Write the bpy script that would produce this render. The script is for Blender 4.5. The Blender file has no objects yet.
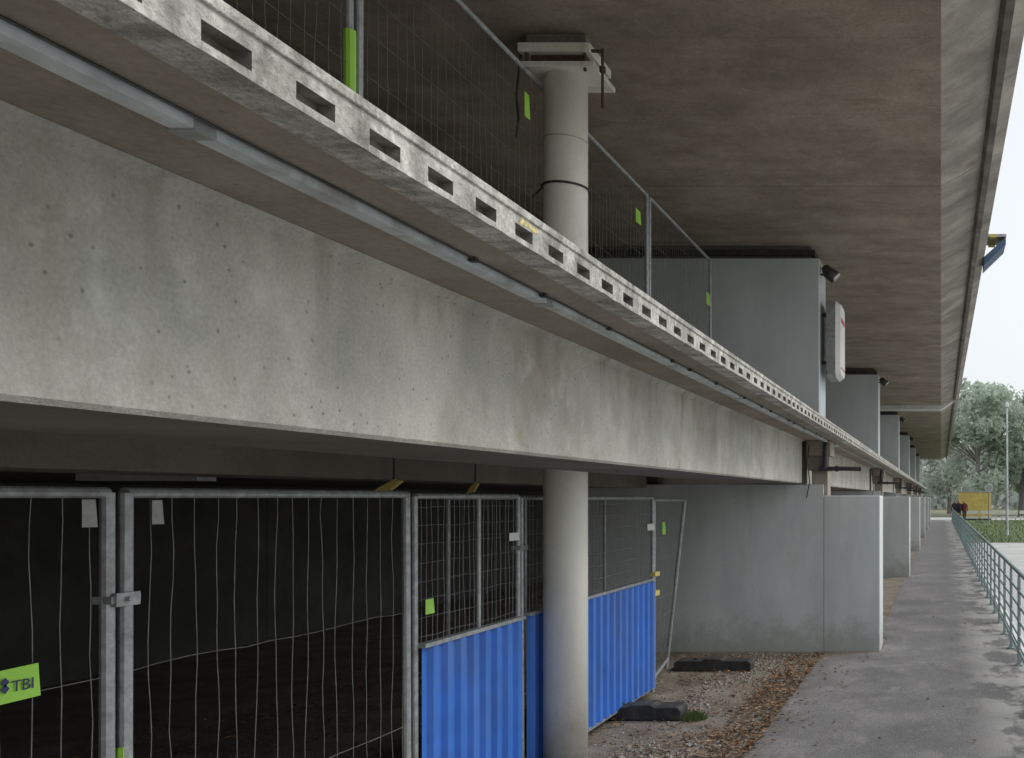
import bpy, math, random
from mathutils import Vector, noise as mnoise
random.seed(7)
R=random.random
def U(a,b): return a+(b-a)*R()
sc=bpy.context.scene
E=1.9
# ---------------------------------------------------------------- materials
def nt(name):
    m=bpy.data.materials.new(name); m.use_nodes=True
    t=m.node_tree; b=t.nodes['Principled BSDF']
    return m,t,b
def L(t,a,b): t.links.new(a,b)
def mixc(t,mode,fac,a,b):
    n=t.nodes.new('ShaderNodeMix'); n.data_type='RGBA'; n.blend_type=mode
    for i,v in ((0,fac),(6,a),(7,b)):
        if hasattr(v,'links') : L(t,v,n.inputs[i])
        elif i==0: n.inputs[0].default_value=v
        else: n.inputs[i].default_value=(v[0],v[1],v[2],1)
    return n.outputs[2]
def mapr(t,v,a,b,c,d):
    n=t.nodes.new('ShaderNodeMapRange'); L(t,v,n.inputs[0])
    for i,x in enumerate((a,b,c,d)): n.inputs[i+1].default_value=x
    return n.outputs[0]
def noisen(t,vec,scale,detail=4,rough=.6,mp=None,loc=(0,0,0)):
    if mp:
        m=t.nodes.new('ShaderNodeMapping'); m.inputs['Scale'].default_value=mp; m.inputs['Location'].default_value=loc
        L(t,vec,m.inputs[0]); vec=m.outputs[0]
    n=t.nodes.new('ShaderNodeTexNoise'); n.inputs['Scale'].default_value=scale
    n.inputs['Detail'].default_value=detail; n.inputs['Roughness'].default_value=rough
    L(t,vec,n.inputs['Vector']); return n.outputs['Fac']
def comb(t,v):
    n=t.nodes.new('ShaderNodeCombineColor'); 
    for i in range(3): L(t,v,n.inputs[i])
    return n.outputs[0]
def mul(t,a,b,op='MULTIPLY'):
    n=t.nodes.new('ShaderNodeMath'); n.operation=op
    for i,v in ((0,a),(1,b)):
        if hasattr(v,'links'): L(t,v,n.inputs[i])
        else: n.inputs[i].default_value=v
    return n.outputs[0]
def conc(name,c1,c2,big=1.2,streak=None,sstr=.3,pores=(),pstr=.6,fine=60,fstr=.25,rough=.85,bump=.3,stain=None,stainamt=.5,stainscale=2.5,stainmp=(1,1,1),joint=None,pale=None,drip=None,base=None):
    m,t,b=nt(name)
    tc=t.nodes.new('ShaderNodeTexCoord').outputs['Object']
    n1=noisen(t,tc,big,5,.65)
    col=mixc(t,'MIX',mapr(t,n1,.35,.68,0,1),c1,c2)
    if streak:
        s=noisen(t,tc,1.0,3,.6,streak)
        col=mixc(t,'MULTIPLY',1,col,comb(t,mapr(t,s,.3,.7,1-sstr,1+sstr*.35)))
    f=noisen(t,tc,fine,2,.7)
    col=mixc(t,'MULTIPLY',1,col,comb(t,mapr(t,f,.25,.75,1-fstr,1+fstr)))
    if stain:
        s=noisen(t,tc,stainscale,5,.7,stainmp,(5,3,1))
        col=mixc(t,'MIX',mapr(t,s,.52,.72,0,stainamt),col,stain)
    if pale:
        s=noisen(t,tc,pale[0],4,.7,(1,1,1),(15,13,1))
        col=mixc(t,'MIX',mapr(t,s,.55,.75,0,pale[1]),col,pale[2])
    h=f
    if drip or base: 
        sp0=t.nodes.new('ShaderNodeSeparateXYZ'); L(t,tc,sp0.inputs[0])
    if drip:   # (scale, z_top, z_bottom, amount): run-down marks under an edge
        s=noisen(t,tc,drip[0],3,.6,(1,1,.06),(2,7,0))
        zf=mapr(t,sp0.outputs[2],drip[2],drip[1],0,1)
        col=mixc(t,'MIX',mul(t,mul(t,mapr(t,s,.55,.68,0,drip[3]),zf),1.0),col,(c1[0]*.5,c1[1]*.46,c1[2]*.40))
    if base:   # (z_lo,z_hi,amount): splash soiling at the foot
        s=noisen(t,tc,5,5,.7)
        zf=mapr(t,mul(t,sp0.outputs[2],mapr(t,s,.3,.7,-.15,.35),'SUBTRACT'),base[0],base[1],base[2],0)
        col=mixc(t,'MIX',zf,col,(c1[0]*.45,c1[1]*.42,c1[2]*.35))
    msk=noisen(t,tc,2.3,2,.5) if pores else None
    for frac,pscale in pores:
        v=t.nodes.new('ShaderNodeTexVoronoi'); v.inputs['Scale'].default_value=pscale
        L(t,tc,v.inputs['Vector'])
        d=mapr(t,v.outputs['Distance'],.08,.19,1,0)
        mk=mapr(t,msk,.38,.58,pstr*.3,pstr)
        sep=t.nodes.new('ShaderNodeSeparateColor'); L(t,v.outputs['Color'],sep.inputs[0])
        sel=mapr(t,sep.outputs[0],frac-.02,frac,1,0)
        mu=mul(t,mul(t,mk,sel),d)
        col=mixc(t,'MIX',mu,col,(c1[0]*.32,c1[1]*.29,c1[2]*.25))
    if joint:
        sp=t.nodes.new('ShaderNodeSeparateXYZ'); L(t,tc,sp.inputs[0])
        for ax,per,w,dk in joint:
            a=mul(t,sp.outputs[ax],per,'DIVIDE')
            fr=t.nodes.new('ShaderNodeMath'); fr.operation='FRACT'; L(t,a,fr.inputs[0])
            jn=mapr(t,fr.outputs[0],w/per*.5,w/per,1-dk,1)
            fl=t.nodes.new('ShaderNodeMath'); fl.operation='FLOOR'; L(t,a,fl.inputs[0])
            wn=t.nodes.new('ShaderNodeTexWhiteNoise'); wn.noise_dimensions='1D'; L(t,fl.outputs[0],wn.inputs['W'])
            col=mixc(t,'MULTIPLY',1,col,comb(t,jn))
            col=mixc(t,'MULTIPLY',1,col,comb(t,mapr(t,wn.outputs['Value'],0,1,1-dk*.35,1+dk*.3)))
    L(t,col,b.inputs['Base Color']); b.inputs['Roughness'].default_value=rough
    if bump:
        bp=t.nodes.new('ShaderNodeBump'); bp.inputs['Strength'].default_value=bump; bp.inputs['Distance'].default_value=.01
        L(t,h,bp.inputs['Height']); L(t,bp.outputs[0],b.inputs['Normal'])
    return m
def plain(name,c,rough=.5,metal=0,var=.15,scale=8,bump=0,dirt=None,damt=.5):
    m,t,b=nt(name); tc=t.nodes.new('ShaderNodeTexCoord').outputs['Object']
    n=noisen(t,tc,scale,3,.65)
    col=mixc(t,'MULTIPLY',1,c,comb(t,mapr(t,n,.3,.7,1-var,1+var)))
    if dirt:
        s=noisen(t,tc,scale*.4,4,.7,(1,1,.4),(3,1,7)); col=mixc(t,'MIX',mapr(t,s,.5,.7,0,damt),col,dirt)
    L(t,col,b.inputs['Base Color']); b.inputs['Roughness'].default_value=rough; b.inputs['Metallic'].default_value=metal
    if bump:
        bp=t.nodes.new('ShaderNodeBump'); bp.inputs['Strength'].default_value=bump; bp.inputs['Distance'].default_value=.005
        L(t,n,bp.inputs['Height']); L(t,bp.outputs[0],b.inputs['Normal'])
    return m
M={}
M['beam']=conc('beam_concrete',(.43,.42,.375),(.60,.585,.53),big=2.6,streak=(1,1.8,.7),sstr=.24,pores=((.28,30),(.30,62)),pstr=.72,fstr=.15,fine=90,bump=.4,stain=(.31,.26,.185),stainamt=.65,stainscale=3.2,stainmp=(1,1,.6),pale=(6,.45,(.69,.68,.63)),drip=(7,2.6,2.12,.5))
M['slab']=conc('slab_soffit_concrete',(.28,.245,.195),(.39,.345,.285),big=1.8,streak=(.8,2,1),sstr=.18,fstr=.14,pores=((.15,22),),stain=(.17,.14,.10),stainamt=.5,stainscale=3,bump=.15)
M['under']=conc('beam_shaded',(.17,.155,.13),(.25,.23,.195),big=1.6,fstr=.12,bump=0)  # darker copy of the beam concrete, underside shade painted into the colour
M['ledge']=conc('ledge_concrete',(.42,.41,.365),(.72,.70,.65),big=9,streak=(1,14,2),sstr=.45,pores=((.4,90),),pstr=.8,fstr=.3,bump=.8,stain=(.12,.115,.09),stainamt=.85,stainscale=7)
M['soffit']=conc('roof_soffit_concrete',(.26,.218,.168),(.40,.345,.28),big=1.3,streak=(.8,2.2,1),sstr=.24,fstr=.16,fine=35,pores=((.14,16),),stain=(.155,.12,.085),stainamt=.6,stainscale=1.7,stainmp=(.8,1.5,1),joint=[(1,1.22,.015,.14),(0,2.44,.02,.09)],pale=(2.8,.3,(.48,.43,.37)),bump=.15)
M['edge']=conc('roof_edge_concrete',(.33,.305,.27),(.48,.45,.40),big=1.6,streak=(1.5,2.2,1),sstr=.4,fstr=.14,stain=(.18,.145,.11),stainamt=.6,joint=[(1,2.44,.02,.25)],bump=.15)
M['fascia']=conc('fascia_concrete',(.16,.14,.12),(.27,.25,.22),big=2,streak=(1,3,.5),sstr=.4,bump=0)
M['recess']=conc('recess_dark',(.12,.11,.095),(.26,.24,.21),big=9,bump=0)  # darker concrete for the back, top and far end of each recess
M['pier']=conc('pier_paint',(.59,.63,.625),(.67,.705,.695),big=.9,streak=(2,2,.5),sstr=.14,fstr=.05,pores=((.12,18),),pstr=.5,bump=.15,rough=.7,stain=(.48,.49,.45),stainamt=.4,stainscale=1.8,stainmp=(1,1,.35),base=(0,.35,.45),drip=(6,2.0,.6,.25))
M['upier']=conc('upper_pier_paint',(.52,.565,.58),(.58,.625,.635),big=.9,streak=(2,2,.5),sstr=.12,fstr=.05,bump=.1,rough=.7,joint=[(2,.9,.008,.06)],stain=(.42,.44,.43),stainamt=.4,stainscale=1.8,stainmp=(1,1,.35))
M['dark']=conc('dark_wall',(.05,.047,.043),(.10,.095,.085),big=1,joint=[(1,2.4,.05,.4)],bump=0)  # rear wall coloured dark to stand in for the deep interior shade
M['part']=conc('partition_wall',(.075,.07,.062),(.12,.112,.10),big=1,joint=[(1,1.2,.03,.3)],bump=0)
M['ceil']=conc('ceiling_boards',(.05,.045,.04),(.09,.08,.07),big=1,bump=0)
M['col']=conc('column_paint',(.79,.775,.70),(.85,.835,.765),big=1.5,streak=(6,6,.6),sstr=.08,fstr=.04,bump=.05,rough=.45,stain=(.55,.49,.38),stainamt=.25,stainscale=5,drip=(12,4.8,3.5,.3),base=(0,.4,.4))
M['galv']=plain('galvanised_steel',(.38,.40,.41),.5,.5,.25,25,.1,(.2,.17,.13),.4)
M['duct']=plain('duct_steel',(.56,.60,.63),.5,.1,.2,12,.05,(.24,.21,.17),.7)
M['wire']=plain('galvanised_wire',(.22,.225,.22),.55,.4,.3,15)
M['wired']=plain('weathered_wire',(.15,.15,.14),.6,.4,.3,15)
M['black']=plain('black_rubber',(.035,.035,.035),.8,0,.3,20,.3,(.12,.105,.08),.6)
M['rust']=plain('rusty_steel',(.10,.065,.045),.8,.2,.4,25,.4)
M['dsteel']=plain('dark_steel',(.06,.06,.06),.5,.5,.3,20)
M['blue']=plain('blue_sheet',(.045,.175,.60),.45,0,.15,3,0,(.12,.20,.40),.6)
M['green']=plain('green_tag',(.35,.68,.08),.5,0,.08,5)
M['white']=plain('white_tag',(.70,.70,.67),.6,0,.08,5)
M['label']=plain('grubby_label',(.38,.38,.365),.6,0,.15,25)
M['txt']=plain('tag_print',(.03,.04,.12),.6,0,.05,5)
M['yellow']=plain('yellow_paint',(.66,.52,.16),.6,0,.15,5,0,(.3,.22,.08),.4)
M['ypatch']=plain('yellow_mark',(.60,.50,.24),.8,0,.5,60)
M['rail']=plain('railing_paint',(.25,.34,.34),.5,0,.2,10,0,(.3,.3,.27),.4)
M['lens']=plain('lamp_glass',(.6,.6,.58),.2,0,.05,5)
M['red']=plain('red_paint',(.5,.05,.04),.5,0,.1,5)
M['bluep']=plain('blue_paint',(.05,.10,.18),.5,0,.1,5)
M['bark']=plain('bark',(.22,.21,.19),.9,0,.3,6,.5)
M['joint']=plain('pale_mortar',(.66,.66,.62),.8,0,.15,6)
def asphalt():
    m,t,b=nt('path_asphalt'); tc=t.nodes.new('ShaderNodeTexCoord').outputs['Object']
    n1=noisen(t,tc,1.2,6,.7); n2=noisen(t,tc,110,2,.7); n3=noisen(t,tc,3.5,5,.7,(1,.5,1),(4,4,0))
    col=mixc(t,'MIX',mapr(t,n1,.38,.62,0,1),(.135,.13,.132),(.215,.206,.205))
    col=mixc(t,'MULTIPLY',1,col,comb(t,mapr(t,n2,.3,.7,.35,1.7)))
    col=mixc(t,'MIX',mapr(t,n3,.55,.72,0,.55),col,(.33,.32,.30))
    v=t.nodes.new('ShaderNodeTexVoronoi'); v.inputs['Scale'].default_value=7; L(t,tc,v.inputs['Vector'])
    col=mixc(t,'MIX',mapr(t,v.outputs['Distance'],.04,.075,.7,0),col,(.5,.47,.42))
    sp=t.nodes.new('ShaderNodeSeparateXYZ'); L(t,tc,sp.inputs[0])
    near=mapr(t,sp.outputs[0],.2,.6,0,1)
    n4=noisen(t,tc,1.5,5,.65,(1.5,.9,1),(9,2,0))
    mu=mul(t,near,mapr(t,n4,.46,.54,0,.85))
    col=mixc(t,'MIX',mu,col,(.46,.45,.43))
    lm=mapr(t,sp.outputs[0],-1.5,-1.15,.8,0); n5=noisen(t,tc,4,5,.7,(1,1,1),(1,8,0))
    col=mixc(t,'MIX',mul(t,lm,mapr(t,n5,.45,.6,0,1)),col,(.13,.10,.07))
    L(t,col,b.inputs['Base Color']); L(t,mapr(t,n1,.4,.6,.6,.9),b.inputs['Roughness'])
    bp=t.nodes.new('ShaderNodeBump'); bp.inputs['Strength'].default_value=.7; bp.inputs['Distance'].default_value=.008
    L(t,n2,bp.inputs['Height']); L(t,bp.outputs[0],b.inputs['Normal'])
    return m
M['asph']=asphalt()
M['dirt']=conc('dirt',(.17,.14,.105),(.29,.255,.21),big=2,fine=60,fstr=.45,bump=1.0,stain=(.11,.08,.055),stainamt=.85,stainscale=3)
M['ground']=conc('ground_soil',(.12,.13,.07),(.22,.22,.14),big=.1,fine=12,fstr=.3,bump=0)
M['grass']=conc('grass',(.09,.13,.05),(.14,.18,.08),big=1.3,fine=30,fstr=.5,bump=0)
M['road']=conc('road_pale',(.42,.42,.41),(.54,.54,.52),big=.8,fine=80,fstr=.15,bump=0)
M['stone']=plain('pebbles',(.25,.215,.17),.85,0,.6,14)
M['stone_b']=plain('pebbles_dark',(.15,.12,.095),.85,0,.5,14); M['stone_c']=plain('pebbles_pale',(.40,.37,.325),.85,0,.4,14)
M['leafl']=plain('dead_leaves',(.14,.075,.035),.8,0,.6,9)
M['leafl2']=plain('dead_leaves_tan',(.30,.185,.10),.8,0,.5,9)
def leafm(name,c1,c2,tr_=.4):
    m,t,b=nt(name); tc=t.nodes.new('ShaderNodeTexCoord').outputs['Object']
    n=noisen(t,tc,.7,3,.7); col=mixc(t,'MIX',mapr(t,n,.35,.65,0,1),c1,c2)
    L(t,col,b.inputs['Base Color']); b.inputs['Roughness'].default_value=.7
    tr=t.nodes.new('ShaderNodeBsdfTranslucent'); L(t,col,tr.inputs[0])
    ms=t.nodes.new('ShaderNodeMixShader'); ms.inputs[0].default_value=tr_
    L(t,b.outputs[0],ms.inputs[1]); L(t,tr.outputs[0],ms.inputs[2])
    L(t,ms.outputs[0],t.nodes['Material Output'].inputs[0]); return m
M['leaf']=leafm('foliage_hazed',(.42,.50,.41),(.54,.61,.51),.5)  # leaf colours paled, distance haze painted in
M['leaf2']=leafm('foliage_far_hazed',(.55,.60,.56),(.62,.66,.61),.5)  # paler still, more haze put into the leaf colour
M['weed']=leafm('weed_leaf',(.09,.14,.04),(.14,.19,.07))
# ---------------------------------------------------------------- mesh builder
class MB:
    def __init__(s): s.v=[];s.f=[];s.m=[];s.mats=[]
    def mi(s,k):
        if k not in s.mats: s.mats.append(k)
        return s.mats.index(k)
    def face(s,pts,k):
        i=len(s.v); s.v+= [tuple(p) for p in pts]; s.f.append(tuple(range(i,i+len(pts)))); s.m.append(s.mi(k))
    def box(s,x0,x1,y0,y1,z0,z1,k):
        i=len(s.v); s.v+=[(x0,y0,z0),(x1,y0,z0),(x1,y1,z0),(x0,y1,z0),(x0,y0,z1),(x1,y0,z1),(x1,y1,z1),(x0,y1,z1)]
        for q in ((0,3,2,1),(4,5,6,7),(0,1,5,4),(1,2,6,5),(2,3,7,6),(3,0,4,7)):
            s.f.append(tuple(i+a for a in q)); s.m.append(s.mi(k))
    def tube(s,pts,r,k,n=6,cap=True):
        pts=[Vector(p) for p in pts]; i0=len(s.v); rr=r if isinstance(r,(list,tuple)) else [r]*len(pts)
        for j,p in enumerate(pts):
            t=(pts[min(j+1,len(pts)-1)]-pts[max(j-1,0)]).normalized()
            a=Vector((0,0,1)) if abs(t.z)<.8 else Vector((1,0,0))
            u=t.cross(a).normalized(); w=t.cross(u)
            for q in range(n):
                an=2*math.pi*q/n; s.v.append(tuple(p+(u*math.cos(an)+w*math.sin(an))*rr[j]))
        for j in range(len(pts)-1):
            for q in range(n):
                a=i0+j*n+q; b=i0+j*n+(q+1)%n
                s.f.append((a,b,b+n,a+n)); s.m.append(s.mi(k))
        if cap:
            s.f.append(tuple(i0+q for q in range(n))[::-1]); s.m.append(s.mi(k))
            e=i0+(len(pts)-1)*n; s.f.append(tuple(e+q for q in range(n))); s.m.append(s.mi(k))
    def prism(s,prof,y0,y1,k,ks=None):
        i=len(s.v); n=len(prof)
        s.v+=[(x,y0,z) for x,z in prof]+[(x,y1,z) for x,z in prof]
        for q in range(n):
            s.f.append((i+q,i+(q+1)%n,i+n+(q+1)%n,i+n+q)); s.m.append(s.mi(ks[q] if ks else k))
        s.f.append(tuple(i+q for q in range(n))[::-1]); s.m.append(s.mi(k))
        s.f.append(tuple(i+n+q for q in range(n))); s.m.append(s.mi(k))
    def obj(s,name,parent=None,bevel=0,smooth=False):
        me=bpy.data.meshes.new(name); me.from_pydata(s.v,[],s.f)
        for k in s.mats: me.materials.append(M[k])
        me.polygons.foreach_set('material_index',s.m)
        if smooth: me.polygons.foreach_set('use_smooth',[True]*len(s.f))
        me.update()
        o=bpy.data.objects.new(name,me); sc.collection.objects.link(o)
        if parent: o.parent=parent
        if bevel:
            b=o.modifiers.new('bevel','BEVEL'); b.width=bevel; b.segments=2; b.limit_method='ANGLE'
        return o
def empty(name):
    o=bpy.data.objects.new(name,None); sc.collection.objects.link(o); return o
# ---------------------------------------------------------------- ground
g=MB(); g.face([(-600,-300,0),(600,-300,0),(600,1200,0),(-600,1200,0)],'ground'); g.obj('ground')
g=MB(); g.face([(-9,-15,.004),(-.7,-15,.004),(-.7,76,.004),(-9,76,.004)],'dirt'); g.obj('dirt_ground')
g=MB()
ys=[-12+i*.12 for i in range(int(22.6/.12))]
left=[(-1.47+.06*mnoise.noise(Vector((0,y*1.3,0)))+.035*mnoise.noise(Vector((3,y*6,0))),y) for y in ys]
left+=[(-1.42,10.62),(-1.30,10.72),(-1.0,10.9),(-.74,11.05),(-.72,12),(-.85,12.5),(-.85,82)]
for a,b in zip(left[:-1],left[1:]):
    g.face([(a[0],a[1],.012),(.98,a[1],.012),(.98,b[1],.012),(b[0],b[1],.012)],'asph')
for a,b in zip(left[:-1],left[1:]): g.face([(a[0],a[1],.0),(a[0],a[1],.012),(b[0],b[1],.012),(b[0],b[1],.0)],'asph')
g.obj('footpath')
g=MB(); g.box(.98,1.08,-12,82,0,.06,'joint'); g.obj('kerb')
g=MB(); g.face([(1.08,-15,.006),(14,-15,.006),(14,38,.006),(1.08,38,.006)],'road'); g.obj('paved_road')
g=MB(); g.face([(1.08,38,.010),(40,38,.010),(40,78,.010),(1.08,78,.010)],'grass')
g.obj('grass_verge')
g=MB()
for i in range(6000):
    x=U(1.1,9); y=38+38*R()**1.3; h=U(.05,.16); a=U(0,6.28); w=.02
    g.face([(x-w*math.cos(a),y-w*math.sin(a),.01),(x+w*math.cos(a),y+w*math.sin(a),.01),(x+U(-.05,.05),y+U(-.05,.05),h)],'weed')
g.obj('grass_blades')
g=MB(); g.face([(-60,78,.014),(60,78,.014),(60,88,.014),(-60,88,.014)],'road'); g.obj('cross_road')
g=MB()
ico=[(-.5257,.8507,0),(.5257,.8507,0),(-.5257,-.8507,0),(.5257,-.8507,0),(0,-.5257,.8507),(0,.5257,.8507),(0,-.5257,-.8507),(0,.5257,-.8507),(.8507,0,-.5257),(.8507,0,.5257),(-.8507,0,-.5257),(-.8507,0,.5257)]
icf=[(0,11,5),(0,5,1),(0,1,7),(0,7,10),(0,10,11),(1,5,9),(5,11,4),(11,10,2),(10,7,6),(7,1,8),(3,9,4),(3,4,2),(3,2,6),(3,6,8),(3,8,9),(4,9,5),(2,4,11),(6,2,10),(8,6,7),(9,8,1)]
for i in range(9000):
    y=U(4.5,10.95); x=-1.44-1.0*R()**.8*(1 if R()<.8 else 1.6)
    if mnoise.noise(Vector((x*1.2,y*.8,3)))<0 and R()<.75: continue
    r=.005+.013*R()**3; k=g.mi(random.choice(['stone','stone','stone_b','stone_c']))
    i0=len(g.v); sx,sy,sz=U(.7,1.3),U(.7,1.3),U(.45,.9)
    a=U(0,6.28); ca,sa=math.cos(a),math.sin(a)
    for p in ico:
        px=p[0]*r*sx*U(.85,1.15); py=p[1]*r*sy*U(.85,1.15)
        g.v.append((x+px*ca-py*sa,y+px*sa+py*ca,.004+r*sz*.3+p[2]*r*sz))
    for f in icf: g.f.append(tuple(i0+q for q in f)); g.m.append(k)
g.obj('gravel')
g=MB()
def leaflit(n,fx,fy,cl=None):
    for i in range(n):
        x=fx(); y=fy(); r=U(.010,.032); a=U(0,6.28); z=.018+U(0,.012)
        if cl and mnoise.noise(Vector((x*1.5,y*1.1,7)))<cl and R()<.85: continue
        ca,sa=math.cos(a)*r,math.sin(a)*r
        g.face([(x-ca,y-sa,z),(x+sa*.5,y-ca*.5,z+U(0,.015)),(x+ca,y+sa,z+U(0,.01)),(x-sa*.5,y+ca*.5,z+U(0,.012))],random.choice(['leafl','leafl','leafl2']))
leaflit(2200,lambda:-1.42-.38*R()**1.4,lambda:U(4.5,10.9))
leaflit(3000,lambda:-1.5-1.4*R(),lambda:U(4.5,10.9),.02)
leaflit(5500,lambda:U(-6.5,-2.9),lambda:U(3,10.9),-.05)
leaflit(200,lambda:-1.45+.6*R()**3,lambda:U(4.5,10.9))
leaflit(70,lambda:U(-1.4,.9),lambda:U(5,16))
g.obj('leaf_litter')
# ---------------------------------------------------------------- lower deck
deck=empty('platform_deck')
P=.21; rec_c=1.465
g=MB(); xf=-1.17; zb=E+.708; zt=E+.803; zr0=E+.724; zr1=E+.758; step=P/10
y=rec_c-P/2-P*30; i=0
def jit(y,s): return .0035*mnoise.noise(Vector((s,y*9,0)))+.012*max(0,mnoise.noise(Vector((s+7,y*3.1,0)))-.2)+.018*max(0,mnoise.noise(Vector((s+17,y*11,0)))-.3)
while y<74:
    y2=y+step
    ya,yb=y,y2
    b0=zb+abs(jit(ya,1)); b1=zb+abs(jit(yb,1)); t0=zt-abs(jit(ya,2)); t1=zt-abs(jit(yb,2))
    ph=i%10; rec=2<ph<8
    if rec:
        g.face([(xf,ya,b0),(xf,yb,b1),(xf,yb,zr0),(xf,ya,zr0)],'ledge')
        g.face([(xf,ya,zr1),(xf,yb,zr1),(xf,yb,t1),(xf,ya,t0)],'ledge')
        xr=xf-.035
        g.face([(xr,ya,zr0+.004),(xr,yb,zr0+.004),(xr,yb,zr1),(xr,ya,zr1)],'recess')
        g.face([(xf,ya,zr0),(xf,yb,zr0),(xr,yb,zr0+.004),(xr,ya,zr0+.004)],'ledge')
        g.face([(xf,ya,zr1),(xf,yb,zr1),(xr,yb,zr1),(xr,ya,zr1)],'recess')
        if ph==3: g.face([(xf,ya,zr0),(xf,ya,zr1),(xr,ya,zr1),(xr,ya,zr0)],'ledge')
        if ph==7: g.face([(xf,yb,zr0),(xf,yb,zr1),(xr,yb,zr1),(xr,yb,zr0)],'recess')
    else:
        g.face([(xf,ya,b0),(xf,yb,b1),(xf,yb,t1),(xf,ya,t0)],'ledge')
    g.face([(xf,ya,b0),(xf-.09,ya,zb),(xf-.09,yb,zb),(xf,yb,b1)],'ledge')
    g.face([(xf,ya,t0),(xf,yb,t1),(xf-.09,yb,zt),(xf-.09,ya,zt)],'ledge')
    y=y2; i+=1
g.obj('ledge',deck)
g=MB()
for q in range(14):
    y0=2.50+q*.008; b=zt-.022-.014*abs(mnoise.noise(Vector((q*.5,9,0)))); a=zr1+.003+.012*abs(mnoise.noise(Vector((q*.9,2,0))))
    g.face([(xf+.001,y0,a),(xf+.001,y0+.008,a+.002),(xf+.001,y0+.008,b),(xf+.001,y0,b)],'ypatch')
g.obj('yellow_paint_mark',deck)
g=MB(); yy=-5
while yy<74:
    g.box(xf-.02,xf+.007,yy+.004,yy+2.096,zt-.018,zt+.004,'ledge'); yy+=2.1
g.obj('ledge_lip',deck,.003)
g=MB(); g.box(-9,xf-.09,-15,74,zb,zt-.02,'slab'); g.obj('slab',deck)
PY=[11.1+10.45*i for i in range(6)]
g=MB(); b0=-15
for k in range(7):
    y1=(PY[k]-.1) if k<6 else 74
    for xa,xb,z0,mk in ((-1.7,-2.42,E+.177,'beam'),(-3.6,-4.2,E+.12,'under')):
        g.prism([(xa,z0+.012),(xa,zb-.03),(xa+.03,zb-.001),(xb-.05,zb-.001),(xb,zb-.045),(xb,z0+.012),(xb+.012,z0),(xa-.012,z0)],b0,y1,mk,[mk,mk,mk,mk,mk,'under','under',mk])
    b0=y1+.42
g.obj('edge_beam',deck)
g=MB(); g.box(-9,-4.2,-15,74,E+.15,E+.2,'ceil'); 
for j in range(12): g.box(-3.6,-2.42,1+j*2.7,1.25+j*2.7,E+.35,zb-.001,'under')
g.obj('ceiling_panel',deck)
g=MB(); yy=.2
while yy<12:
    w=U(-.003,.003); L2=1.5
    g.box(-1.43+w,-1.385+w,yy+.004,yy+L2-.004,zb-.022,zb-.001,'duct')
    g.box(-1.438+w,-1.383+w,yy+L2-.03,yy+L2+.02,zb-.025,zb-.002,'galv')
    yy+=L2
g.box(-1.42,-1.39,12.3,70,zb-.02,zb-.001,'galv')
g.tube([(-1.374,.8+j*.18,zb-.004-.002*abs(math.sin(j*.9))) for j in range(60)],.0032,'dsteel',5)
for j in range(16):
    y=2.6+j*.6+U(-.2,.2); g.box(-1.385,-1.365,y,y+.02,zb-.014,zb,'dsteel')
g.obj('cable_duct',deck)
# ---------------------------------------------------------------- roof slab above
roof=empty('viaduct_roof')
g=MB(); S=E+3.12
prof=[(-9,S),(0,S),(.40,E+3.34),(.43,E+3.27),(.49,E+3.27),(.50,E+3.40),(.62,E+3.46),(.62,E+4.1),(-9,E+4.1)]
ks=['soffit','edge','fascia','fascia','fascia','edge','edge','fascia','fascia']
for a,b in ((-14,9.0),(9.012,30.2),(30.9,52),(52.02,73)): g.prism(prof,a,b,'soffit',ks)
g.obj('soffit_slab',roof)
g=MB(); g.prism([(-9,S-.14),(0,S-.14),(.40,E+3.24),(.40,E+4),(-9,E+4)],30.2,30.9,'joint'); g.obj('joint_beam',roof)
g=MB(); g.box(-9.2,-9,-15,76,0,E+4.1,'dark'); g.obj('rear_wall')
g=MB(); g.box(-4.6,-4.45,-15,74,zt-.015,S-.002,'part'); g.obj('platform_partition_wall')
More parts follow.
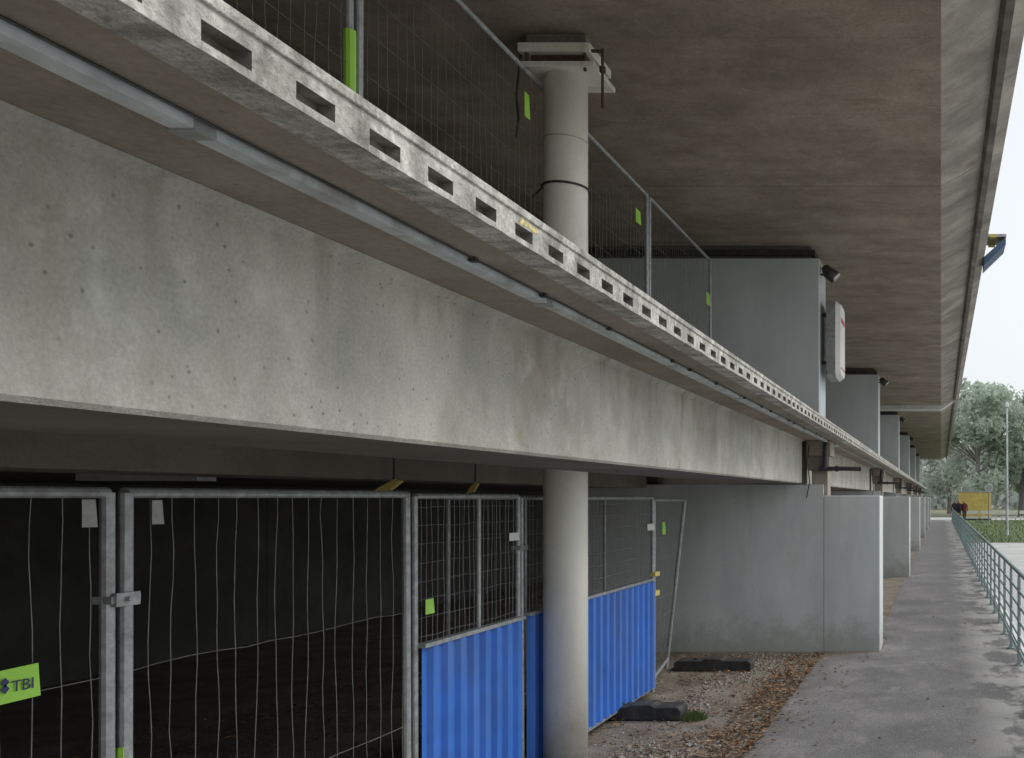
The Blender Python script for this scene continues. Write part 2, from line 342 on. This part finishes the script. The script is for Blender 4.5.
# ---------------------------------------------------------------- piers
for k,py in enumerate(PY):
    p=empty('support_pier')
    g=MB(); 
    g.box(-1.45,-.753,py,py+.6,-.05,E+.03,'pier'); g.obj('pier_wall_low',p,.012)
    g=MB(); g.box(-4.6,-1.4505,py+.002,py+.6,-.05,E+.165,'pier'); g.obj('pier_wall_high',p,.003)
    g=MB(); g.box(-1.60,-1.40,py+.04,py+.32,E+.03,E+.34,'slab'); g.box(-1.64,-1.38,py+.0,py+.36,E+.34,E+.52,'fascia')
    g.box(-1.66,-1.36,py-.03,py+.4,E+.52,E+.706,'slab'); g.obj('bearing_block',p,.01)
    g=MB(); g.box(-4.44,-1.5,py,py+.6,zt-.018,E+2.96,'upier'); g.obj('upper_pier',p,.012)
    g=MB(); g.box(-4.3,-1.62,py+.08,py+.5,E+2.962,S-.003,'fascia'); g.box(-4.2,-1.56,py+.02,py+.55,E+3.0,E+3.07,'black'); g.obj('bearing_strip',p)
    g=MB(); g.tube([(-1.5,py-.05,E+.36),(-1.2,py-.05,E+.36),(-.98,py-.05,E+.355)],.028,'dsteel',10); g.tube([(-1.30,py-.05,E+.36),(-1.26,py-.05,E+.36)],.038,'dsteel',10)
    g.tube([(-1.42,py-.05,E+.36),(-1.42,py-.05,E+.5),(-1.42,py-.02,E+.7)],.03,'dsteel',10)
    g.tube([(-1.62,py-.04,E+.65),(-1.64,py-.06,E+.45),(-1.61,py-.06,E+.2),(-1.65,py-.05,E+.0)],.007,'dsteel',6)
    g.obj('drain_pipe',p)
    if k<4:
        f=empty('floodlight'); g=MB()
        z=E+2.78; x=-1.5
        g.tube([(x,py+.1,z),(x+.08,py+.1,z)],.014,'dsteel',8)
        g.tube([(x+.08,py-.02,z+.05),(x+.08,py+.1,z),(x+.08,py+.22,z+.05)],.01,'dsteel',6)
        g.tube([(x+.05,py+.1,z+.10),(x+.09,py+.1,z+.03),(x+.19,py+.1,z-.04)],[.045,.075,.085],'dsteel',14)
        g.tube([(x+.19,py+.1,z-.041),(x+.194,py+.1,z-.045)],.078,'lens',14)
        g.obj('housing',f,0,True)
s=empty('light_box_sign'); g=MB()
cz=E+1.98
def rr(w,h,r):
    o=[]
    for cx,cz_,a0 in ((w-r,h-r,0),(-w+r,h-r,90),(-w+r,-h+r,180),(w-r,-h+r,270)):
        for j in range(5):
            a=math.radians(a0+j*22.5); o.append((cx+r*math.cos(a),cz_+r*math.sin(a)))
    return o
o=rr(.30,.48,.12); o2=rr(.26,.44,.10)
x0,x1=-1.42,-1.25; n=len(o)
g.face([(x1,11.45+a,cz+b) for a,b in o2],'white'); g.face([(x0,11.45+a,cz+b) for a,b in o],'white')
for q in range(n):
    a=o[q];b=o[(q+1)%n]; c_=o2[q]; d_=o2[(q+1)%n]
    g.face([(x0,11.45+a[0],cz+a[1]),(x1-.06,11.45+a[0],cz+a[1]),(x1-.06,11.45+b[0],cz+b[1]),(x0,11.45+b[0],cz+b[1])],'galv')
    g.face([(x1-.06,11.45+a[0],cz+a[1]),(x1,11.45+c_[0],cz+c_[1]),(x1,11.45+d_[0],cz+d_[1]),(x1-.06,11.45+b[0],cz+b[1])],'white')
g.box(x1+.001,x1+.004,11.25,11.65,cz+.22,cz+.28,'red')
g.box(x1+.001,x1+.004,11.25,11.65,cz-.36,cz-.34,'red')
g.box(-1.5,-1.42,11.3,11.36,cz+.3,cz+.34,'dsteel'); g.box(-1.5,-1.42,11.3,11.36,cz-.3,cz-.26,'dsteel')
g.obj('box',s)
# ---------------------------------------------------------------- round column
c=empty('round_column'); cx,cy=-2.585,6.2
g=MB(); g.tube([(cx,cy,-.05),(cx,cy,2.0),(cx,cy,4.0),(cx,cy,E+2.88)],.143,'col',48); g.obj('shaft',c,0,True)
g=MB(); g.box(cx-.22,cx+.27,cy-.2,cy+.2,E+2.88,E+2.915,'col'); g.box(cx-.17,cx+.2,cy-.15,cy+.15,E+2.915,E+2.98,'rust'); g.box(cx-.24,cx+.24,cy-.2,cy+.2,E+2.98,E+3.04,'col'); g.box(cx-.2,cx+.2,cy-.16,cy+.16,E+3.04,S-.002,'fascia')
for a in (-.19,.2): g.tube([(cx+a,cy-.17,E+2.86),(cx+a,cy-.17,E+3.0)],.012,'rust',6)
g.tube([(cx+.31,cy-.15,E+3.02),(cx+.31,cy-.15,E+2.62)],.010,'rust',8); g.tube([(cx+.31,cy-.15,E+2.90),(cx+.31,cy-.15,E+2.86)],.022,'rust',6)
g.tube([(cx+.2,cy-.17,E+3.0),(cx+.31,cy-.15,E+3.0)],.012,'rust',8)
g.tube([(cx-.24,cy-.15,E+2.98),(cx-.27,cy-.15,E+2.7),(cx-.25,cy-.16,E+2.55),(cx-.27,cy-.15,E+2.42)],.009,'dsteel',6)
g.obj('cap_plate',c,.004)
g=MB(); z=E+2.13
g.tube([(cx+.15*math.cos(a*math.pi/12),cy+.15*math.sin(a*math.pi/12),z) for a in range(25)],.008,'dsteel',6)
g.tube([(cx-.3,cy+.15,z-.01),(cx-.14,cy-.04,z)],.007,'dsteel',6)
g.tube([(cx+.145*math.cos(a*math.pi/12),cy+.145*math.sin(a*math.pi/12),E+2.45) for a in range(25)],.003,'galv',6)
g.obj('clamp_ring',c)
# ---------------------------------------------------------------- fences
def fence(y0,y1,X,z0,z1,hz,dv=.1,wob=.012,rp=.021,mids=(),wk='wire',dx=0.0,rw=.0024,blue=None,fk='galv',lean=0):
    g=MB(); Lx=lambda y:X+dx*(y-y0)/(y1-y0)
    for y in (y0,y1)+tuple(mids): g.tube([(Lx(y),y,z0),(Lx(y)+U(-.008,.008),y,z1)],rp if y in(y0,y1) else rp*.8,fk,10)
    g.tube([(Lx(y0),y0,z1),(Lx(y1),y1,z1)],rp*.9,fk,10)
    g.tube([(Lx(y0),y0,z0+.1),(Lx(y1),y1,z0+.1)],rp*.9,fk,10)
    zz0=z0+.1 if blue is None else blue
    y=y0+dv
    while y<y1-.03:
        pts=[]; s=U(0,100); N=16
        for j in range(N+1):
            z=zz0+(z1+.02-zz0)*j/N; w=wob*(1 if 0<j<N else .3)
            pts.append((Lx(y)+w*.5*mnoise.noise(Vector((s,z*3,1))),y+w*mnoise.noise(Vector((s,z*3.3,5)))+w*.7*mnoise.noise(Vector((s,z*1.1,8))),z))
        g.tube(pts,rw,wk,4,False); y+=dv*(U(.9,1.1))
    for h in hz:
        pts=[(Lx(y0+(y1-y0)*j/12),y0+(y1-y0)*j/12,h+wob*.8*mnoise.noise(Vector((h*5,j*.7,2)))) for j in range(13)]
        g.tube(pts,rw,wk,4,False)
    if blue is not None:
        zb0,zb1=z0+.06,blue
        y=y0+.03; pitch=.14; ln=[]
        while y<y1-.03:
            for a,dxx in ((0,0),(.045,0),(.062,.028),(.115,.028),(.132,0)):
                if y+a<y1-.025: ln.append((y+a,dxx))
            y+=pitch
        for (a,d1),(b,d2) in zip(ln[:-1],ln[1:]):
            g.face([(Lx(a)+.02+d1,a,zb0),(Lx(b)+.02+d2,b,zb0),(Lx(b)+.02+d2,b,zb1),(Lx(a)+.02+d1,a,zb1)],'blue')
        for zz in (zb0+.12,zb1-.12):
            q=y0+.17
            while q<y1-.1: g.tube([(Lx(q)+.02,q,zz),(Lx(q)+.026,q,zz)],.007,'galv',6); q+=.28
        g.box(Lx(y0)+.005,Lx(y0)+.056,y0,y1,zb1,zb1+.022,'galv'); g.box(Lx(y0)+.005,Lx(y0)+.056,y0,y1,zb0-.022,zb0,'galv')
    if lean:
        for j,(vx,vy,vz) in enumerate(g.v):
            g.v[j]=(vx-lean*(z1-vz)*(vy-y0)/(y1-y0),vy,vz)
    return g.obj('construction_fence')
hz=[E-.595,E-1.19]
F1=fence(-.45,3.02,-2.8,.06,E+.018,hz,wob=.017,rw=.0016); F2=fence(3.085,4.72,-2.8,.06,E+.018,hz,wob=.017,rw=.0016)
fh=[E-.75+.1*j for j in range(8)]
F3=fence(4.79,5.95,-2.8,.04,E+.01,fh,dv=.055,mids=(5.45,),blue=E-.80,rp=.017,rw=.0016)
F4=fence(6.01,8.62,-2.8,.04,E+.0,fh,dv=.055,blue=E-.79,rp=.017,rw=.0017,dx=.04)
F5=fence(8.70,9.70,-2.78,.06,E-.02,[E-.2*j for j in range(1,9)],dv=.06,rp=.02,rw=.0018,dx=.02,lean=.11)
F6=fence(6.75,9.9,-3.7,.06,E+.0,[E-.3*j for j in range(1,6)],mids=(8.0,),dv=.1,wk='wired',rp=.017)
uh=[zt+.2*j for j in range(1,10)]
UF=[]
for a,b,md in ((.7,4.14,()),(4.20,8.33,()),(8.39,10.6,())):
    UF.append(fence(a,b,-2.72,zt-.01,E+2.8,uh,dv=.075,wk='wired',rp=.018,rw=.0017,wob=.02))
def part(name,par,fn):
    g=MB(); fn(g); g.obj(name,par)
def tag(par,x,y,z,w,h,k,name='tag',tilt=0):
    part(name,par,lambda g:g.face([(x,y-w/2,z-h/2),(x+.004,y+w/2,z-h/2+tilt),(x-.003,y+w/2,z+h/2+tilt),(x,y-w/2,z+h/2)],k))
part('coupler',F1,lambda g:(g.box(-2.83,-2.765,3.00,3.11,E-.355,E-.33,'galv'),g.tube([(-2.768,3.052,E-.342),(-2.745,3.052,E-.342)],.009,'galv',6),g.box(-2.775,-2.757,3.01,3.10,E-.365,E-.32,'galv')))
tag(F1,-2.77,2.70,E-.56,.13,.10,'green','company_tag',.004)
cu=bpy.data.curves.new('tag_text','FONT'); cu.body='TBI'; cu.size=.048; cu.extrude=.0005
ob=bpy.data.objects.new('tag_text',cu); sc.collection.objects.link(ob); ob.parent=F1; cu.materials.append(M['txt'])
ob.rotation_euler=(math.radians(90),0,math.radians(90)); ob.location=(-2.765,2.678,E-.578)
part('tag_logo',F1,lambda g:(g.face([(-2.764,2.645,E-.565),(-2.764,2.658,E-.58),(-2.764,2.671,E-.565),(-2.764,2.658,E-.55)],'txt'),g.face([(-2.764,2.645,E-.545),(-2.764,2.658,E-.56),(-2.764,2.671,E-.545),(-2.764,2.658,E-.53)],'txt') ))
tag(F1,-2.768,2.925,E-.05,.05,.09,'label','label'); tag(F2,-2.768,3.18,E-.05,.045,.085,'label','label')
part('paint_mark',F1,lambda g:g.tube([(-2.8,3.085,.1),(-2.8,3.085,1.05)],.0235,'green',10,False))
tag(F3,-2.76,4.86,E-.585,.08,.08,'green'); tag(F3,-2.76,5.82,E-.25,.13,.05,'white','label'); tag(F4,-2.70,8.38,E-.27,.2,.06,'white','label')
tag(F5,-2.74,8.9,E-.3,.10,.12,'green'); 
part('coupler',F4,lambda g:(g.box(-2.78,-2.73,8.60,8.74,E-.75,E-.71,'yellow'),g.box(-2.78,-2.73,8.60,8.74,E-.94,E-.89,'yellow')))
part('coupler',F3,lambda g:g.box(-2.83,-2.77,5.93,6.04,E-.345,E-.315,'galv'))
part('paint_mark',UF[0],lambda g:g.tube([(-2.72,4.14,E+1.82),(-2.72,4.14,E+2.15)],.026,'green',10,False))
tag(UF[1],-2.69,8.0,E+2.5,.13,.12,'green'); tag(UF[2],-2.69,10.4,E+2.3,.15,.14,'green'); tag(UF[1],-2.69,5.85,E+2.55,.07,.16,'green')
for x,y,w in ((-2.5,9.94,.42),(-2.55,7.75,.34),(-2.6,5.98,.30),(-2.8,4.75,.34),(-2.8,3.05,.34)):
    g=MB(); g.prism([(x-w,.01),(x-w,.09),(x-w+.03,.12),(x-.12,.12),(x-.08,.14),(x+.08,.14),(x+.12,.12),(x+w-.03,.12),(x+w,.09),(x+w,.01)],y-.11,y+.11,'black')
    g.tube([(x-.2,y,.12),(x-.2,y,.135)],.03,'dsteel',8)
    g.obj('fence_foot_block',None,.008)
g=MB()
for j in range(260):
    a=U(0,6.28); r=.11*R(); x=-2.12+r*math.cos(a); y=7.7+r*math.sin(a); h=U(.04,.10)
    g.face([(x-.006,y,.0),(x+.006,y,.0),(x+U(-.05,.05),y+U(-.05,.05),h)],'weed')
g.obj('weed_tuft')
g=MB(); g.box(-5.0,-4.3,5.2,5.34,E+.10,E+.148,'label'); g.obj('strip_lamp')
for (xa,ya,w) in ((-3.35,5.3,.17),(-3.35,6.35,.08)):
    g=MB(); g.prism([(xa,E+.03),(xa+w*.6,E+.045),(xa+w,E+.10),(xa+w*.8,E+.115),(xa+w*.2,E+.06)],ya,ya+.03,'yellow')
    g.tube([(xa+w*.7,ya+.015,E+.10),(xa+w*.7,ya+.015,E+.36)],.006,'dsteel',5); g.obj('hanging_yellow_marker')
# ---------------------------------------------------------------- railing
g=MB(); y=2.1
while y<74:
    g.box(.865,.895,y-.04,y+.04,.0,.98,'rail'); g.prism([(.865,.98),(.895,.98),(.885,1.06),(.87,1.06)],y-.04,y+.04,'rail')
    g.box(.845,.915,y-.06,y+.06,.012,.03,'rail')
    y+=1.15
for z,r in ((1.06,.025),(.85,.014),(.68,.014),(.51,.014),(.34,.014),(.18,.014)):
    g.tube([(.88,2,z),(.88,40,z),(.88,74,z)],r,'rail',8)
g.obj('steel_railing')
# ---------------------------------------------------------------- trees
def tree(X,Y,H,W,seed,mat='leaf',n=9000,ls=.28):
    random.seed(seed); t=empty('deciduous_tree'); g=MB()
    g.tube([(X,Y,0),(X+.1,Y,H*.2),(X+.2,Y,H*.45),(X+.1,Y,H*.8)],[H*.025,H*.02,H*.014,H*.004],'bark',10)
    cl=[]
    for j in range(46):
        a=U(0,6.28); h=U(.22,.98); rad=W*math.sin(math.pi*min(1,(h-.10)/.97))**.6*math.sqrt(U(.1,1))
        p=Vector((X+rad*math.cos(a),Y+rad*math.sin(a),H*h)); cl.append((p,U(.5,1.15)*W*.33))
        q=Vector((X+.15,Y,H*(h*.6+.05))); g.tube([q,(q+p)/2+Vector((0,0,.2)),p],[H*.008,H*.005,H*.002],'bark',5)
    g.obj('trunk',t)
    g=MB()
    for i in range(n):
        p,r=random.choice(cl); d=Vector((random.gauss(0,1),random.gauss(0,1),random.gauss(0,.8))).normalized()*r*R()**.4
        c=p+d; s=ls*U(.5,1.2); u=Vector((U(-1,1),U(-1,1),U(-1,1))).normalized(); w=u.cross(Vector((U(-1,1),U(-1,1),U(-1,1)))).normalized()
        g.face([c-u*s,c+w*s*.6,c+u*s,c-w*s*.6],mat)
    g.obj('crown',t)
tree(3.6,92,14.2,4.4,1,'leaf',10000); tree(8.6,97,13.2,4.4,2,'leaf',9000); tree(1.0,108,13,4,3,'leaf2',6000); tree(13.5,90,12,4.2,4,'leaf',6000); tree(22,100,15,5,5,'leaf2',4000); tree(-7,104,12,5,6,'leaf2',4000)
random.seed(9); g=MB()
for i in range(12000):
    x=U(-60,90); h=8+4*mnoise.noise(Vector((x*.08,0,0)))+2*mnoise.noise(Vector((x*.3,5,0))); z=h*R()**.7; y=150+U(0,8); s=U(.4,1.0)
    u=Vector((U(-1,1),U(-.5,.5),U(-1,1))).normalized(); w=u.cross(Vector((U(-.3,.3),1,U(-.3,.3)))).normalized(); c=Vector((x,y,z))
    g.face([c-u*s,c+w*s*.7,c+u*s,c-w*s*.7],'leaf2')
g.obj('distant_treeline')
g=MB(); g.tube([(3.3,45,0),(3.3,45,1),(3.3,45,6.4)],[.09,.07,.045],'duct',12); g.tube([(3.3,45,6.4),(3.3,45,6.45),(3.3,45,6.6),(3.3,45,6.7)],[.05,.11,.09,.03],'duct',12); g.obj('street_lamp')
g=MB(); g.tube([(3.3,62,0),(3.3,62,2.9)],.04,'galv',8); g.tube([(3.3,61.95,2.6),(3.3,61.97,2.6)],.30,'duct',20); g.tube([(3.3,61.93,2.6),(3.3,61.945,2.6)],.22,'galv',20); g.obj('traffic_sign')
yc=empty('yellow_container'); g=MB(); g.box(1.5,4.3,77,78.2,.15,2.4,'yellow')
for j in range(11): g.box(1.55+j*.25,1.65+j*.25,76.96,76.999,.3,2.25,'yellow')
g.box(1.46,4.34,76.93,78.25,2.401,2.5,'galv'); g.box(1.5,4.3,76.98,78.2,.0,.149,'dsteel'); g.obj('body',yc)
for k in range(5):
    g=MB(); x=1.6+k*1.5; y=70
    g.box(x,x+1.3,y,y+.05,.66,.92,'white'); g.box(x,x+1.3,y,y+.05,.3,.47,'white')
    for q in (.08,1.17): g.box(x+q,x+q+.05,y+.05,y+.09,.0,1.0,'galv'); g.box(x+q-.04,x+q+.09,y-.2,y+.3,.0,.05,'black')
    g.obj('road_barrier')
s=empty('projecting_sign'); g=MB()
g.prism([(.62,E+3.34),(.62,E+3.46),(.93,E+3.74),(.93,E+3.64)],12.9,13.4,'bluep'); g.box(.70,.80,12.86,13.4,E+3.73,E+3.77,'yellow'); g.box(.60,.94,12.95,13.4,E+3.76,E+3.80,'galv')
g.obj('sign_body',s)
# ---------------------------------------------------------------- people
def person(X,Y,coat,trou,hair,step,rot):
    k='person'; m,t,b=nt('clothes'); tc=t.nodes.new('ShaderNodeTexCoord').outputs['Object']
    sp=t.nodes.new('ShaderNodeSeparateXYZ'); L(t,tc,sp.inputs[0])
    rp=t.nodes.new('ShaderNodeValToRGB'); rp.color_ramp.interpolation='CONSTANT'
    n=mapr(t,sp.outputs[2],0,1.8,0,1); L(t,n,rp.inputs[0])
    els=[(0,(.03,.03,.03)),(.05,trou),(.47,coat),(.84,(.45,.28,.2)),(.935,hair)]
    cr=rp.color_ramp
    while len(cr.elements)<5: cr.elements.new(.5)
    for e,(p,c) in zip(cr.elements,els): e.position=p; e.color=(*c,1)
    L(t,rp.outputs[0],b.inputs['Base Color']); b.inputs['Roughness'].default_value=.8
    V=[(0,0,.95),(0,0,1.2),(0,0,1.42),(0,0,1.52),(0,.01,1.60),(0,.01,1.72),
       (.17,0,1.40),(.23,.05*step,1.13),(.24,-.04*step,.90),(-.17,0,1.40),(-.23,-.05*step,1.13),(-.24,.10*step,.90),
       (.09,0,.90),(.10,-.14*step,.50),(.10,-.24*step,.08),(.10,-.36*step,.04),(-.09,0,.90),(-.10,.16*step,.50),(-.10,.20*step,.08),(-.10,.08*step,.04)]
    Ed=[(0,1),(1,2),(2,3),(3,4),(4,5),(2,6),(6,7),(7,8),(2,9),(9,10),(10,11),(0,12),(12,13),(13,14),(14,15),(0,16),(16,17),(17,18),(18,19)]
    rad=[.15,.15,.13,.055,.09,.085,.07,.05,.035,.07,.05,.035,.10,.07,.045,.04,.10,.07,.045,.04]
    me=bpy.data.meshes.new(k); me.from_pydata(V,Ed,[]); o=bpy.data.objects.new(k,me); sc.collection.objects.link(o)
    me.materials.append(m)
    o.modifiers.new('skin','SKIN')
    for i,r in enumerate(rad): me.skin_vertices[0].data[i].radius=(r,r*.85)
    me.skin_vertices[0].data[0].use_root=True
    sb=o.modifiers.new('sub','SUBSURF'); sb.levels=2; sb.render_levels=2
    o.location=(X,Y,.01); o.rotation_euler=(0,0,rot)
person(1.35,68,(.02,.02,.03),(.03,.03,.05),(.03,.02,.01),1,0)
person(1.75,67.5,(.10,.02,.02),(.02,.02,.02),(.05,.03,.02),-1,.2)
person(1.05,69,(.03,.03,.04),(.04,.05,.08),(.02,.02,.02),1,3.1)
# ---------------------------------------------------------------- light
w=bpy.data.worlds.new('World'); sc.world=w; w.use_nodes=True; t=w.node_tree
bg=t.nodes['Background']; sky=t.nodes.new('ShaderNodeTexSky'); sky.sky_type='NISHITA'; sky.sun_disc=False
sky.sun_elevation=math.radians(48); sky.sun_rotation=math.radians(75); sky.dust_density=4; sky.air_density=1.0
hs=t.nodes.new('ShaderNodeHueSaturation'); hs.inputs['Saturation'].default_value=.22; hs.inputs['Value'].default_value=1.0
L(t,sky.outputs[0],hs.inputs['Color'])
mx=t.nodes.new('ShaderNodeMix'); mx.data_type='RGBA'; mx.inputs[0].default_value=.6; L(t,hs.outputs[0],mx.inputs[6]); mx.inputs[7].default_value=(7.6,7.95,8.3,1)
L(t,mx.outputs[2],bg.inputs[0]); bg.inputs[1].default_value=.148
su=bpy.data.lights.new('sun','SUN'); su.energy=1.3; su.angle=math.radians(35); su.color=(1,.99,.965)
so=bpy.data.objects.new('sun',su); sc.collection.objects.link(so)
el,az=math.radians(48),math.radians(75)
d=Vector((math.sin(az)*math.cos(el),math.cos(az)*math.cos(el),math.sin(el))); so.rotation_euler=(d).to_track_quat('Z','Y').to_euler()
# ---------------------------------------------------------------- camera
cd=bpy.data.cameras.new('cam'); cam=bpy.data.objects.new('camera',cd); sc.collection.objects.link(cam)
cam.location=(0,0,E); cam.rotation_euler=(math.radians(90),0,0)
cd.lens=900*36/1024; cd.sensor_width=36; cd.shift_x=-429/1024; cd.shift_y=119/1024; cd.clip_start=.05; cd.clip_end=3000
sc.camera=cam
sc.view_settings.view_transform='Standard'; sc.view_settings.look='None'; sc.view_settings.exposure=0
